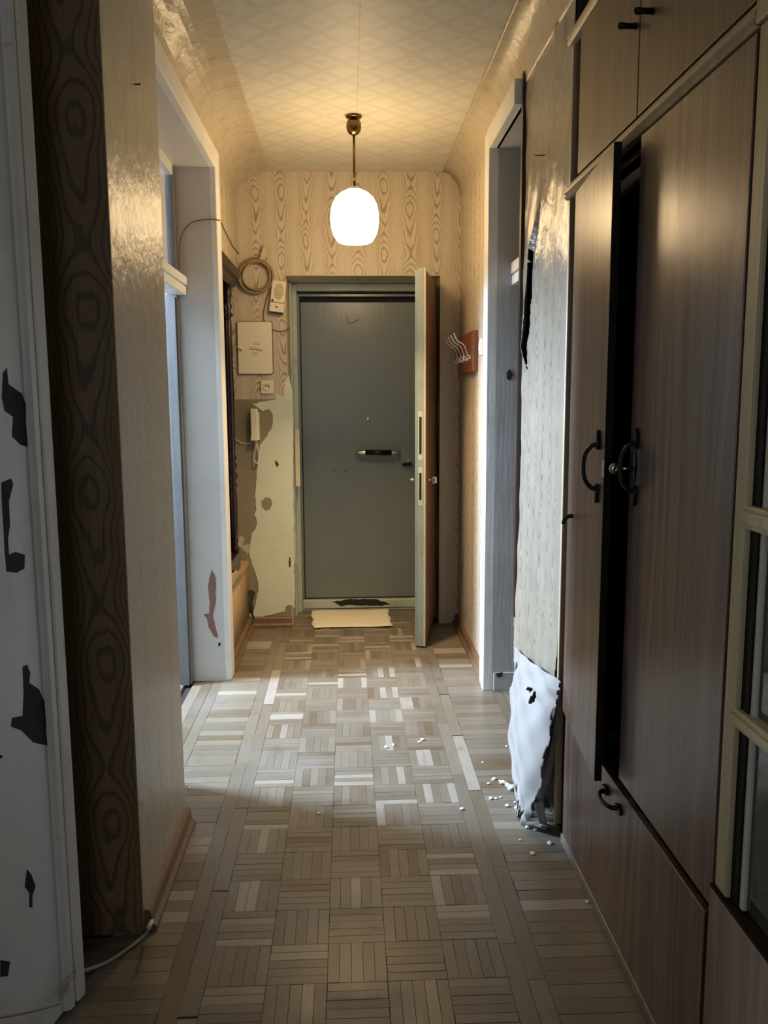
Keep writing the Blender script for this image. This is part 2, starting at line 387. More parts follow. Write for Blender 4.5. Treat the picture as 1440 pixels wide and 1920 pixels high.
# lengthwise border planks either side of the field, then crosswise strips against the walls
me_pl = {}
def plank(x0, x1, y0, y1, nm='border_plank', L=1.0):
    key = (round(x1 - x0, 4), round(y1 - y0, 4), L)
    if key not in me_pl: me_pl[key] = stripmesh((x1 - x0) / 2 - G, (y1 - y0) / 2 - G, nm, L)
    place_strip(nm, me_pl[key], (x0 + x1) / 2, (y0 + y1) / 2)
for j, (x0, x1) in enumerate(((-.390, -.345), (-.435, -.390), (.362, .406), (.406, .450))):
    y = 1.2 - .13 * j
    while y < 5.1:
        plank(x0, x1, y, y + .47); y += .47
y = 1.45
while y < 4.80:
    plank(.450, .655, y, y + .0465, 'border_strip', 0.0); y += .0465
y = 1.45
while y < 4.80:
    plank(-.615, -.435, y, y + .0465, 'border_strip', 0.0)
    y += .0465
tag(joined('parquet_edge', [(-.5275, yy, .0925, .0225, 0.) for yy in [0.0 + .046 * k for k in range(31)]] + [(.5525, yy, .1025, .0225, 0.) for yy in [0.0 + .046 * k for k in range(31)]]
    + [(-.7375, yy, .1225, .0225, 0.) for yy in [0.0 + .046 * k for k in range(43)]]), kind='stuff')
tag(joined('parquet_room', [(-.97 - .36 * c, 2.0 + .047 * r, .178, .0232, 0.) for c in range(5) for r in range(52)]), kind='stuff')
for k in range(3): plank(-.660 - .046 * k, -.615 - .046 * k, 2.52, 3.88)
for k in range(3): plank(.655 + .046 * k, .700 + .046 * k, 3.13, 3.67)

# ---- ceiling
ceiling = tag(obj('ceiling', MB().box(-.95, .95, -2.5, 5.4, HC, HC + .1), M['ceiling']), 'yellowed ceiling papered with a pale diamond pattern', 'ceiling', kind=STR)

def cove(xw, xc, z0, y0, y1, n=10):
    pts = []
    for i in range(n + 1):
        a = math.pi / 2 * i / n
        pts.append((xw + (xc - xw) * (1 - math.cos(a)), z0 + (HC - z0) * math.sin(a)))
    pts.append((xw + math.copysign(.02, xw), HC)); pts.append((xw + math.copysign(.02, xw), z0))
    mb = MB(); ny = 40
    # the papered curve is a little lumpy
    def P(i, j):
        x, z = pts[i]; k = 0 if i >= n else (math.sin(i * 1.7 + j * .9) * .0016 + math.sin(j * .37 + i) * .0014) * math.sin(math.pi * i / n)
        return Vector((x - math.copysign(k, xw), y0 + (y1 - y0) * j / ny, z - k))
    V = [[mb.bm.verts.new(P(i, j)) for j in range(ny + 1)] for i in range(len(pts))]; m = len(pts)
    for i in range(m):
        for j in range(ny): mb.bm.faces.new((V[i][j], V[(i + 1) % m][j], V[(i + 1) % m][j + 1], V[i][j + 1]))
    mb.bm.faces.new([V[i][0] for i in range(m)]); mb.bm.faces.new([V[i][ny] for i in range(m)][::-1])
    return mb

# ---- left wall: near pier, lintel, far part with its niche
wl = tag(obj('wall_left', MB().box(-.86, XLP, 1.967, LD0, 0, HC), M['paper_pier']), 'glossy greyed wood-grain wallpapered pier left of the corridor', 'wall', kind=STR)
box('end_face', M['paper_unlit'], wl, -.86, XLP - .0005, 1.963, 1.9675, 0, HC)
wlf = MB().box(-.86, XL, LD0, LD1, LDT + .004, HC).box(-.86, XL, LD1, 3.99, 0, HC).box(-.86, XL, 3.99, YB, 2.04, HC).box(-.86, -.80, 3.99, YB, 0, 2.04).box(-.80, XL, 3.99, YB, 0, .372)
wlf = tag(obj('wall_left_far', wlf, M['paper_y']), 'wallpapered left wall beyond the white doorway, with a shallow niche', 'wall', kind=STR)
box('niche_panel', M['tan_wood'], wlf, XL - .002, XL + .006, 3.985, YB, 0, .372)
box('niche_ledge', M['tan_wood'], wlf, -.80, XL + .012, 3.99, YB, .372, .402, bev=.004)
box('niche_lining', M['niche'], wlf, -.8, -.796, 3.99, YB, .40, 2.04)
obj('cove', cove(XL, -.415, 2.44, LD0, YB), M['cove'], wlf, smooth=False)
for p in wlf.children[-1].data.polygons: p.use_smooth = True
obj('cove', cove(XLP, -.415, 2.46, 1.967, LD0), M['cove'], wl)
# ---- back wall
wb = MB().box(-.86, -.345, YB, 5.35, 1.345, HC).box(.54, .86, YB, 5.35, 0, HC).box(-.345, .54, YB, 5.35, 2.042, HC).box(-.86, .86, 5.27, 5.4, 0, HC)
wb = tag(obj('wall_back', wb, M['paper_x']), 'wood-grain papered end wall around the recessed entrance door', 'wall', kind=STR)
box('bare_plaster', M['grey_plaster'], wb, -.86, -.345, YB + .0015, 5.35, 0, 1.345)
box('reveal', M['reveal'], wb, -.347, -.341, YB + .0005, 5.27, 0, 2.042)
box('reveal', M['reveal'], wb, .536, .542, YB + .0005, 5.27, 0, 2.042)
box('reveal', M['reveal'], wb, -.341, .536, YB + .0005, 5.27, 2.036, 2.043)
def patch(name, px, parent, mat, plane, push, jag=0.0):
    pts = [plane(x, y) for x, y in px]
    if jag:
        out = []
        for a, b in zip(pts, pts[1:] + pts[:1]):
            n = max(1, int((b - a).length / (jag * 2.5)))
            for k in range(n):
                q = a.lerp(b, k / n)
                if k: q = q + Vector((random.uniform(-1, 1), random.uniform(-1, 1), random.uniform(-1, 1))) * jag * .5
                out.append(q)
        pts = out
    N = Vector(push).normalized(); o0 = pts[0]
    pts = [p - N * (p - o0).dot(N) for p in pts]
    return obj(name, MB().prism(pts, push), mat, parent)
pb = lambda x, y: aY(x, y, YB + .0005)
cream = [(474, 757), (500, 752), (516, 750), (519, 738), (532, 744), (534, 715), (541, 702), (549, 740), (550, 900), (553, 1140), (545, 1134), (536, 1137), (534, 1146), (518, 1150), (500, 1154), (480, 1158), (474, 1152), (478, 1138), (482, 1120), (485, 1095), (479, 1075), (472, 1058), (468, 1043), (470, 1015), (472, 1000), (479, 992), (482, 980), (477, 965), (481, 955), (478, 930), (480, 905), (482, 880), (484, 856), (487, 836), (497, 822), (508, 806), (512, 792), (511, 776), (505, 767), (498, 769), (493, 771), (486, 766)]
patch('cream_paint', cream, wb, M['cream_plaster'], pb, (0, -.0022, 0), .008)
pb2 = lambda x, y: aY(x, y, YB - .0016)
patch('bare_spot', [(490, 940), (498, 932), (508, 935), (511, 945), (506, 956), (497, 957), (491, 950)], wb, M['grey_plaster'], pb2, (0, -.0012, 0), .006)
patch('bare_spot', [(542, 1044), (545, 1046), (545, 1064), (541, 1062)], wb, M['dark_wall'], pb2, (0, -.0012, 0), .004)
patch('bare_spot', [(516, 863), (520, 866), (523, 872), (519, 876), (516, 870)], wb, M['dark_wall'], pb2, (0, -.0012, 0), .004)
pbg = lambda x, y: aY(x, y, YB + .0008)
patch('chalk_patch', [(446, 1008), (452, 1005), (459, 1010), (455, 1024), (466, 1020), (472, 1026), (464, 1040), (452, 1026), (446, 1028)], wb, M['pale_patch'], pbg, (0, -.0012, 0), .005)
patch('plaster_hole', [(463, 1108), (472, 1106), (479, 1112), (474, 1126), (476, 1150), (464, 1150)], wb, M['dark_wall'], pbg, (0, -.001, 0), .005)
patch('chalk_patch', [(463, 1154), (470, 1150), (473, 1158), (466, 1164)], wb, M['pale_patch'], pbg, (0, -.0014, 0), .005)
# curled scrap of wallpaper above the coil
def scrap(u, v):
    p = aY(488 + 16 * u, 462 + 28 * v, YB); return p + Vector((0, -.004 - .022 * math.sin(u * 2.6 + v * 2) ** 2 - .012 * v, 0))
obj('peeled_scrap', MB().grid(scrap, 8, 10, lambda u, v: abs(u - .5) < .28 + .22 * math.sin(v * 9) ** 2), M['pale_patch'], wb, smooth=True, solid=.001)
# ---- right wall
wr = MB().box(XR, .86, RD1, YB, 0, HC).box(XR, .86, RD0, RD1, RDT + .004, HC)
wr = tag(obj('wall_right', wr, M['paper_y']), 'wallpapered right wall beside the open entrance door', 'wall', kind=STR)
for q in (cove(XR, .545, 2.46, .4, YB),):
    for p in obj('cove', q, M['cove'], wr).data.polygons: p.use_smooth = True
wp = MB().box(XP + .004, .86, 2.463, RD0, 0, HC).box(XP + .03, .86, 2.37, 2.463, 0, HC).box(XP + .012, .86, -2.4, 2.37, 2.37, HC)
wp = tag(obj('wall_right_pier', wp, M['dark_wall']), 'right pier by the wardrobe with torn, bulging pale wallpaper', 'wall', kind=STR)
# torn paper on the pier
TEAR = [(2.05, 2.80, .000), (1.95, 2.835, .000), (1.86, 2.872, .000), (1.80, 2.885, .008), (1.74, 2.895, .014), (1.68, 2.91, .022), (1.62, 2.93, .026), (1.56, 2.955, .022), (1.52, 2.975, .014), (1.48, 2.99, .008), (1.44, 3.0, .000)]
def tear_at(z):
    for (za, ya, wa), (zb, yb, wb_) in zip(TEAR, TEAR[1:]):
        if zb <= z <= za:
            q = (za - z) / (za - zb); return ya + (yb - ya) * q, wa + (wb_ - wa) * q
    return None
def sheet(u, v):
    y = 2.465 + (3.128 - 2.465) * u; z = .30 + (2.475 - .30) * v
    b = .0035 + .0035 * math.sin(y * 21 + z * 2.3) * math.sin(z * 4.1 + y * 5) + .002 * math.sin(z * 31 + y * 13) * math.sin(y * 37)
    t_ = tear_at(z)
    if t_:
        d = y - t_[0]; b += .032 * math.exp(-(d / .07) ** 2) * min(1, (2.06 - z) / .2, (z - 1.43) / .1) * (1 if d > 0 else .45)
    lo = max(0, 1 - (z - .30) / .75); b += .022 * lo ** 1.6 * (.55 + .45 * math.sin(math.pi * min(1, u * 1.15))) 
    return Vector((XP + .003 - max(b, .0015), y, z))
def keep(u, v):
    y = 2.465 + .663 * u; z = .30 + 2.175 * v
    t_ = tear_at(z)
    if t_ and abs(y - t_[0] + .004 * math.sin(z * 60)) < t_[1]: return False
    if y > 3.128 - .012 - .010 * math.sin(z * 7) - .008 * math.sin(z * 23): return False
    if y < 2.465 + max(0, (.6 - z)) * .10 + .004 * math.sin(z * 30): return False
    if z < .36 + (3.13 - y) * .05 + .006 * math.sin(y * 40): return False
    return True
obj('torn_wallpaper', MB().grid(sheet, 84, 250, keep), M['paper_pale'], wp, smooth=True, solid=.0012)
# lower loose flap of white backing paper hanging off to the floor
FL = [(1212, 964, .624, 1053, .632), (1260, 961, .616, 1050, .624), (1310, 958, .602, 1044, .615), (1370, 955, .585, 1031, .600), (1430, 961, .570, 1020, .585), (1490, 969, .555, 1007, .570), (1525, 972, .548, 998, .558), (1552, 973, .542, 986, .548)]
FLP = [(aX(xl, y, kl), aX(xr, y + (66 if i == 0 else 40 if i == 1 else 14 if i == 2 else 0), kr)) for i, (y, xl, kl, xr, kr) in enumerate(FL)]
def flap(u, v):
    f = v * (len(FLP) - 1); i = min(int(f), len(FLP) - 2); q = f - i
    a = FLP[i][0].lerp(FLP[i + 1][0], q); b = FLP[i][1].lerp(FLP[i + 1][1], q); p = a.lerp(b, u)
    p.x -= .030 * math.sin(math.pi * u) * (.4 + .6 * math.sin(math.pi * min(1, v * 1.1))) - .006 * math.sin(u * 11 + v * 9) * math.sin(v * 17) - .003 * math.sin(u * 23 - v * 31)
    p.z = max(p.z, .004); return p
HOLES = [(.66, .24, .035, .06), (.58, .19, .05, .016), (.28, .72, .10, .05), (.40, .80, .10, .04), (.45, .86, .14, .03), (.10, .10, .03, .025)]
def fkeep(u, v):
    for hu, hv, a, b in HOLES:
        if ((u - hu) / a) ** 2 + ((v - hv) / b) ** 2 < 1 + .5 * math.sin(u * 70 + v * 50): return False
    if v > .93 + .06 * math.sin(u * 9 + 1): return False
    return u > .03 * math.sin(v * 40) ** 2 and u < 1 - .03 * math.sin(v * 33) ** 2
obj('loose_paper_flap', MB().grid(flap, 50, 90, fkeep), M['flap'], wp, smooth=True, solid=.0015)
def flap2(u, v):
    a = aX(1005, 1500, .60).lerp(aX(1046, 1330, .632), v); b = aX(1018, 1552, .628).lerp(aX(1051, 1345, .640), v)
    p = a.lerp(b, u); p.x -= .008 * math.sin(u * 3.1) * math.sin(v * 8); return p
obj('paper_shred', MB().grid(flap2, 8, 24, lambda u, v: abs(u - .5) < .2 + .3 * v), M['flap'], wp, smooth=True, solid=.0012)
def flap3(u, v):
    a = aX(1000, 1505, .585).lerp(aX(1020, 1575, .60), v); b = aX(1018, 1500, .61).lerp(aX(1030, 1570, .625), v); p = a.lerp(b, u); p.z = max(p.z, .006); return p
obj('paper_shred', MB().grid(flap3, 6, 10), M['grey_jamb'], wp, smooth=True, solid=.0015)
# dark plank edge at the doorway side of the pier
box('edge_lath', M['dark_wood'], wp, .640, .658, 3.105, 3.135, .5, 2.50)
box('edge_lath', M['grey_jamb'], wp, .652, .86, 3.131, 3.139, 0, 2.40)

# ---- rooms beyond the doorways and behind the camera (they carry the daylight)
mb = MB().box(-2.7, -2.6, .8, 3.29, 0, 2.6).box(-2.7, -2.6, 3.71, 5.4, 0, 2.6).box(-2.7, -2.6, 3.29, 3.71, 0, 1.62).box(-2.7, -2.6, 3.29, 3.71, 2.5, 2.6)
mb.box(-2.6, -.86, .7, .8, 0, 2.6).box(-2.6, -.86, 5.3, 5.4, 0, 2.6).box(-2.7, -.86, .7, 5.4, 2.6, 2.7).box(-.87, -.86, .7, LD0, 0, 2.6).box(-.87, -.86, LD1, 5.3, 0, 2.6)
tag(obj('wall_left_room', mb, M['room']), 'pale walls of the room behind the left doorway', 'wall', kind=STR)
mb = MB()
for a in ((3.29, 3.31, 1.62, 2.5), (3.69, 3.71, 1.62, 2.5), (3.31, 3.69, 1.62, 1.65), (3.31, 3.69, 2.47, 2.5)): mb.box(-2.66, -2.60, *a)
tag(obj('window_1', mb, M['white']), 'white framed window of the room left of the corridor', 'window', kind=STR)
mb = MB().box(.86, 1.7, 2.9, 3.0, 0, 2.6).box(.86, 1.7, 4.0, 4.1, 0, 2.6).box(1.6, 1.7, 3.0, 4.0, 0, 2.6).box(.86, 1.7, 2.9, 4.1, 2.6, 2.7)
tag(obj('wall_right_room', mb, M['room_dark']), 'dim small room behind the right doorway', 'wall', kind=STR)
mb = MB().box(-2.7, -2.6, -1.0, .0, 0, 2.6).box(-2.7, -2.6, .5, .7, 0, 2.6).box(-2.7, -2.6, 0, .5, 0, .82).box(-2.7, -2.6, 0, .5, 2.18, 2.6).box(-2.6, -.96, -1.1, -1.0, 0, 2.6).box(-2.7, -.96, -1.1, .7, 2.6, 2.7)
tag(obj('wall_side_room', mb, M['room']), 'pale walls of the room whose white door stands half open', 'wall', kind=STR)
mb = MB()
for a in ((.0, .03, .82, 2.18), (.47, .5, .82, 2.18), (.03, .47, .82, .85), (.03, .47, 2.15, 2.18)): mb.box(-2.66, -2.60, *a)
tag(obj('window_2', mb, M['white']), 'unseen white framed window added for the side room near the viewer', 'window', kind=STR)
mb = MB().box(-.96, -.86, -2.5, .28, 0, 2.6).box(-.96, -.86, 1.06, 1.967, 0, 2.6).box(-.96, -.86, .28, 1.06, 2.27, 2.6).box(-.96, 1.3, -2.6, -2.5, 0, 2.6).box(1.25, 1.35, -2.5, 2.4, 0, 2.6)
tag(obj('wall_hall', mb, M['room_dark']), 'hall walls around and behind the viewer', 'wall', kind=STR)

# ---- left doorway: casing, lining, frame, transom
d = thing('trim_1', (-.6, LD1, 0), 'white painted casing and deep jamb of the left doorway', 'door frame', kind=STR)
box('jamb', M['white_grey'], d, -.79, XL + .004, LD1 - .006, LD1 + .002, 0, LDT)
box('jamb', M['white_grey'], d, -.79, XL + .004, LD0 - .002, LD0 + .02, 0, LDT)
box('jamb', M['white_grey'], d, -.79, XL + .004, LD0, LD1, LDT - .004, LDT + .006)
box('casing', M['white'], d, XL - .001, -.573, LD1 - .006, 3.985, 0, LDT + .085, bev=.006)
box('casing', M['white'], d, XL - .001, -.573, LD0 + .02, LD1 - .006, LDT - .004, LDT + .085, bev=.006)
box('frame_post', M['frame_dimmed'], d, -.815, -.755, LD1 - .05, LD1 - .006, 0, LDT, bev=.004)
box('frame_gap', M['black'], d, -.824, -.815, LD1 - .046, LD1 - .006, 0, LDT)
box('frame_post', M['frame_dimmed'], d, -1.02, -.824, LD1 - .05, LD1 - .006, 0, LDT, bev=.004)
box('frame_post', M['white_grey'], d, -.835, -.755, LD0 + .02, 2.85, 0, LDT, bev=.004)  # hidden near post, widened to place the daylight's shadow edge on the floor
box('frame_head', M['white_grey'], d, -.835, -.755, 2.85, LD1 - .05, LDT - .05, LDT, bev=.004)
box('stop_strip', M['frame_dimmed'], d, -.80, -.765, LD1 - .062, LD1 - .05, 0, 1.8)
box('transom_bar', M['white'], d, -.80, -.722, 2.85, LD1 - .006, 1.812, 1.852, bev=.004)
box('transom_bar', M['white'], d, -.80, -.716, 2.85, LD1 - .006, 1.856, 1.893, bev=.004)
box('transom_leaf', M['white_grey'], d, -.815, -.79, 2.85, LD1 - .056, 1.896, LDT - .054)
pj_ = lambda x, y: aY(x, y, LD1 - .007)
patch('bare_patch', [(398, 1068), (405, 1085), (404, 1130), (399, 1155), (404, 1175), (408, 1196), (402, 1194), (392, 1178), (388, 1160), (382, 1152), (392, 1150), (393, 1128), (390, 1100), (393, 1082)], d, M['bare_red'], pj_, (0, -.0012, 0), .004)
patch('bare_patch', [(410, 1204), (414, 1206), (412, 1212), (409, 1210)], d, M['bare'], pj_, (0, -.0012, 0))
dl = thing('door_4', (-1.04, LD1 - .04, 0), 'grey-white door of the left room folded back against its wall', 'door', kind=STR)
box('leaf', M['frame_dimmed'], dl, -1.055, -1.025, LD1 - .04, LD1 + .55, .01, 1.80, bev=.003)
obj('handle', MB().tube(spline([(-1.055, LD1 + .50, .98), (-1.095, LD1 + .50, .98), (-1.10, LD1 + .44, .98)], 4), .007), M['chrome'], dl, smooth=True)
# ---- right doorway
d = thing('trim_2', (.64, RD1, 0), 'white painted casing and grey jamb of the right doorway', 'door frame', kind=STR)
box('jamb', M['grey_jamb'], d, XR + .006, .86, RD1 - .006, RD1 + .002, 0, RDT)
box('jamb', M['grey_jamb'], d, XR - .004, .86, RD0, RD1, RDT - .004, RDT + .006)
box('kick_board', M['grey_jamb'], d, XR + .014, .80, RD1 - .011, RD1 - .006, 0, .088, bev=.002)
for a in ((RD1 - .006, RD1 + .05, .612), (RD1 + .05, RD1 + .075, .622), (RD1 + .075, RD1 + .13, .617)):
    box('casing', M['white'], d, a[2], XR + .01, a[0], a[1], 0, RDT + .085, bev=.004)
box('casing', M['white'], d, .612, XR + .01, RD0, RD1 - .006, RDT - .004, RDT + .085, bev=.004)
box('transom_bar', M['white'], d, .718, .80, RD0 + .01, RD1 - .006, 1.832, 1.874, bev=.004)
box('transom_bar', M['white'], d, .712, .80, RD0 + .01, RD1 - .006, 1.878, 1.925, bev=.004)
pj2 = lambda x, y: aY(x, y, RD1 - .0065)
patch('bare_patch', [(950, 698), (955, 692), (962, 702), (957, 714), (950, 710)], d, M['bare'], pj2, (0, -.001, 0), .004)
patch('bare_patch', [(930, 1262), (942, 1260), (942, 1268), (932, 1270)], d, M['bare'], lambda x, y: aY(x, y, RD1 - .0112), (0, -.001, 0), .003)

# ---- baseboards
def skirt(name, pts, label):
    o = thing(name, pts[0], label, 'baseboard', kind=STR)
    for a, b in zip(pts, pts[1:]):
        a, b = Vector(a), Vector(b); dr = (b - a).normalized(); n = Vector((dr.y, -dr.x, 0))
        prof = [(0, 0), (.030, 0), (.030, .012), (.020, .022), (.016, .050), (.010, .058), (0, .060)]
        obj('board', MB().prism([a + n * p + Vector((0, 0, q)) for p, q in prof], b - a), M['skirt'], o)
    return o
skirt('baseboard_left', [(XLP, 1.975, 0), (XLP, LD0, 0)], 'brown wooden baseboard at the foot of the left pier')
skirt('baseboard_left_far', [(XL + .006, 3.99, 0), (XL + .006, YB - .03, 0)], 'brown baseboard below the niche')
skirt('baseboard_back', [(XL + .006, YB, 0), (-.345, YB, 0)], 'scuffed brown baseboard under the intercom')
skirt('baseboard_right', [(XR, YB, 0), (XR, RD1 + .13, 0)], 'brown baseboard under the coat rack')

# ================================================================== DOORS
# steel entrance door
d = thing('door_1', (.09, 5.2, 0), 'grey-green painted steel entrance door with grab handle at corridor end', 'door', kind=STR)
box('leaf', M['steel'], d, -.283, .50, 5.20, 5.25, .078, 1.932, bev=.004)
box('frame_post', M['frame_green'], d, -.330, -.300, 5.13, 5.27, 0, 2.03, bev=.004)
box('frame_post', M['frame_green'], d, .50, .53, 5.13, 5.27, 0, 2.03, bev=.004)
box('frame_head', M['frame_green'], d, -.300, .50, 5.13, 5.27, 1.99, 2.034, bev=.004)
box('frame_lip', M['steel'], d, -.300, -.287, 5.175, 5.26, 0, 1.975)
box('frame_lip', M['steel'], d, -.287, .50, 5.165, 5.26, 1.962, 1.975)
box('gap', M['black'], d, -.287, .50, 5.205, 5.262, 1.932, 1.962)
box('gap', M['black'], d, -.2875, -.2825, 5.21, 5.262, .078, 1.932)
box('sill', M['frame_green'], d, -.30, .50, 5.17, 5.26, 0, .070, bev=.006)
box('sill_groove', M['black'], d, -.29, .50, 5.1695, 5.172, .012, .017)
ps = lambda x, y: aY(x, y, 5.1703)
patch('bare_patch', [(620, 1128), (650, 1124), (700, 1123), (720, 1128), (735, 1134), (700, 1136), (660, 1134), (640, 1137)], d, M['bare'], ps, (0, -.001, 0), .008)
pd = lambda x, y: aY(x, y, 5.2)
obj('peephole', MB().lathe([(0, .006), (.008, .006), (.013, .004), (.013, 0)], pd(690, 786), 16, Matrix.Rotation(math.pi / 2, 3, 'X')), M['chrome'], d, smooth=True)
a, b = pd(671, 850), pd(747, 850)
hd = obj('grab_handle', MB().tube(spline([a, a + Vector((.002, -.03, .006)), a + Vector((.02, -.05, .008)), b + Vector((-.02, -.05, .008)), b + Vector((-.002, -.03, .006)), b], 5), .013, 10), M['chrome'], d, smooth=True)
obj('grip', MB().tube([a + Vector((.045, -.05, .008)), b + Vector((-.045, -.05, .008))],   .017, 12), M['iron'], hd, smooth=True)
lk = box('lock_plate', M['steel'], d, pd(751, 838).x, pd(751, 838).x + .09, 5.188, 5.2, .925, 1.045, bev=.003)
box('latch', M['iron'], lk, pd(754, 868).x, pd(754, 868).x + .06, 5.165, 5.19, .925, .945, bev=.004)
box('latch_knob', M['chrome'], lk, pd(762, 858).x, pd(762, 858).x + .02, 5.17, 5.19, .95, .965, bev=.004)
obj('scratch', MB().tube(spline([pd(650, 592), pd(652, 604), pd(658, 606), pd(666, 603), pd(673, 598)], 4), .0018, 5), M['bare'], d)
obj('scratch', MB().tube([pd(648, 643), pd(659, 642)], .0014, 5), M['chrome'], d)
obj('scratch', MB().tube([pd(624, 883), pd(629, 883)], .002, 5), M['bare'], d)
obj('scratch', MB().tube([pd(644, 883), pd(651, 883)], .002, 5), M['bare'], d)
cv = box('white_conduit', M['plastic'], d, aY(553, 850, 5.045).x, aY(562, 850, 5.045).x, 5.045, 5.065, aY(557, 912, 5.045).z, aY(557, 805, 5.045).z, bev=.003)
box('frame_mould', M['frame_green'], d, -.340, -.326, 5.06, 5.13, 0, 2.03, bev=.003)

# wooden inner door, open
A = Vector((.352, 4.352, 0)); B = Vector((.478, 4.985, 0)); ax = (B - A).normalized(); nr = Vector((ax.y, -ax.x, 0))
LM = Matrix(((ax.x, nr.x, 0, A.x), (ax.y, nr.y, 0, A.y), (0, 0, 1, 0), (0, 0, 0, 1)))   # s along leaf, t to the right, z
d = thing('door_2', A, 'open wooden inner door, pale painted edge and brown padded face', 'door', kind=STR)
LW = (B - A).length
box('leaf', M['door_edge'], d, 0, LW, .014, .052, .008, 2.007, M=LM, bev=.002)
box('rebate', M['door_edge'], d, .010, LW, 0, .014, .008, 2.0, M=LM, bev=.002)
def pad(u, v):
    s, z = .006 + (LW - .012) * u, .012 + 1.985 * v
    q = min(u, 1 - u, .08) / .08 * min(v, 1 - v, .03) / .03
    return LM @ Vector((s, .053 + .012 * q + .003 * q * math.sin(z * 9) * math.sin(s * 14), z))
obj('padding', MB().grid(pad, 30, 60), M['door_brown'], d, smooth=True, solid=.004)
box('padding_edge', M['reveal'], d, -.003, .010, .047, .058, .008, 2.01, M=LM, bev=.003)
for z0, z1 in ((1.055, 1.25), (.812, .955)):
    pl = box('lock_plate', M['frame_green'], d, -.0015, .002, .018, .042, z0 - .03, z1 + .03, M=LM)
    box('slot', M['black'], pl, -.0035, .001, .024, .036, z0, z1, M=LM)
hz = .913
hn = obj('handle', MB().tube([LM @ Vector((.055, .0, hz)), LM @ Vector((.055, -.035, hz))], .010, 10), M['chrome'], d, smooth=True)
obj('lever', MB().tube([LM @ Vector((.055, -.030, hz)), LM @ Vector((.12, -.036, hz))], .008, 10), M['chrome'], hn, smooth=True)
hn = obj('handle', MB().tube([LM @ Vector((.055, .055, hz)), LM @ Vector((.055, .085, hz))], .006, 10), M['chrome'], d, smooth=True)
box('knob', M['chrome'], hn, .040, .072, .085, .112, hz - .018, hz + .018, M=LM, bev=.005)

# white chipped door leaf at the near left
A = Vector((-.617, 1.757, 0)); ang = math.radians(13.5); ax = Vector((-math.sin(ang), -math.cos(ang), 0)); nr = Vector((math.cos(ang), -math.sin(ang), 0))
WM = Matrix(((ax.x, nr.x, 0, A.x), (ax.y, nr.y, 0, A.y), (0, 0, 1, 0), (0, 0, 0, 1)))   # s from free edge towards viewer, t towards corridor
d = thing('door_3', A, 'white painted door leaf with dark chips, half open at near left', 'door', kind=STR)
box('leaf', M['white_leaf'], d, 0, .74, -.045, -.010, .006, 2.25, M=WM, bev=.002)
# stepped astragal moulding along the free edge
obj('edge_moulding', MB().prism([WM @ Vector((s, q, .006)) for s, q in ((0, -.012), (0, .002), (.012, .006), (.032, .004), (.036, -.002), (.042, -.002), (.046, .004), (.060, .003), (.066, -.004), (.068, -.012))], (0, 0, 2.244)), M['white'], d)
wp0, wn = WM @ Vector((0, -.0105, 0)), nr
pw = lambda x, y: aP(x, y, wp0, wn)
for px in ([(5, 700), (12, 690), (15, 720), (40, 738), (48, 760), (51, 838), (38, 834), (22, 818), (24, 782), (8, 770), (3, 745)],
           [(2, 905), (20, 897), (24, 908), (16, 940), (18, 985), (14, 1010), (16, 1040), (28, 1035), (46, 1040), (45, 1066), (30, 1074), (12, 1072), (8, 1030), (4, 960)],
           [(42, 1250), (50, 1246), (56, 1262), (54, 1280), (72, 1292), (84, 1318), (88, 1398), (62, 1392), (40, 1370), (20, 1362), (22, 1346), (42, 1342), (44, 1300)],
           [(50, 1630), (58, 1640), (66, 1662), (60, 1680), (60, 1702), (54, 1700), (55, 1675), (46, 1662)],
           [(0, 1415), (5, 1418), (2, 1422), (-4, 1421)],
           [(0, 1800), (18, 1803), (14, 1830), (0, 1832)]):
    patch('bare_patch', px, d, M['bare'], pw, nr * .0012, .011)

# ================================================================== WARDROBE AND GLAZED UNIT
WX = .652
wd = thing('wardrobe', (.93, 1.85, 0), 'tall brown laminate built-in wardrobe with one door ajar', 'wardrobe')
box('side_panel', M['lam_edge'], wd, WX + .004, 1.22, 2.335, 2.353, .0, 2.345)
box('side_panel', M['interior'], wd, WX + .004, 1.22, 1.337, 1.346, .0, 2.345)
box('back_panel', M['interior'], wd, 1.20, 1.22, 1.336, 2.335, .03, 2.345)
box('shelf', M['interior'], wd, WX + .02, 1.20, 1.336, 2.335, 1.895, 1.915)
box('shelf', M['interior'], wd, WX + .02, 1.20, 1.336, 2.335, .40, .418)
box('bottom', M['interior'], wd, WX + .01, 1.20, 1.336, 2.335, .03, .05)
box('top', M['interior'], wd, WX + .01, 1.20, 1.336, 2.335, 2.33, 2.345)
box('inner_rail', M['white'], wd, WX + .014, WX + .034, 1.40, 2.30, 1.838, 1.866, bev=.003)
box('stile', M['mould'], wd, WX - .008, WX + .02, 2.446, 2.462, 0, 2.36, bev=.003)
box('stile', M['lam_edge'], wd, WX + .012, WX + .03, 2.353, 2.447, 0, 2.36)
box('plinth', M['plinth'], wd, WX - .016, WX + .004, 1.337, 2.345, 0, .030, bev=.004)
def mould(nm, y0, y1, zc):
    prof = [(.004, -.020), (-.014, -.020), (-.020, -.014), (-.014, -.008), (-.020, -.003), (-.020, .004), (-.014, .009), (-.012, .018), (.004, .020)]
    return obj(nm, MB().prism([Vector((WX + a, y0, zc + b)) for a, b in prof], (0, y1 - y0, 0)), M['mould'], wd)
mould('moulding', 1.337, 2.465, 1.932); mould('moulding', 1.337, 2.475, 2.352)
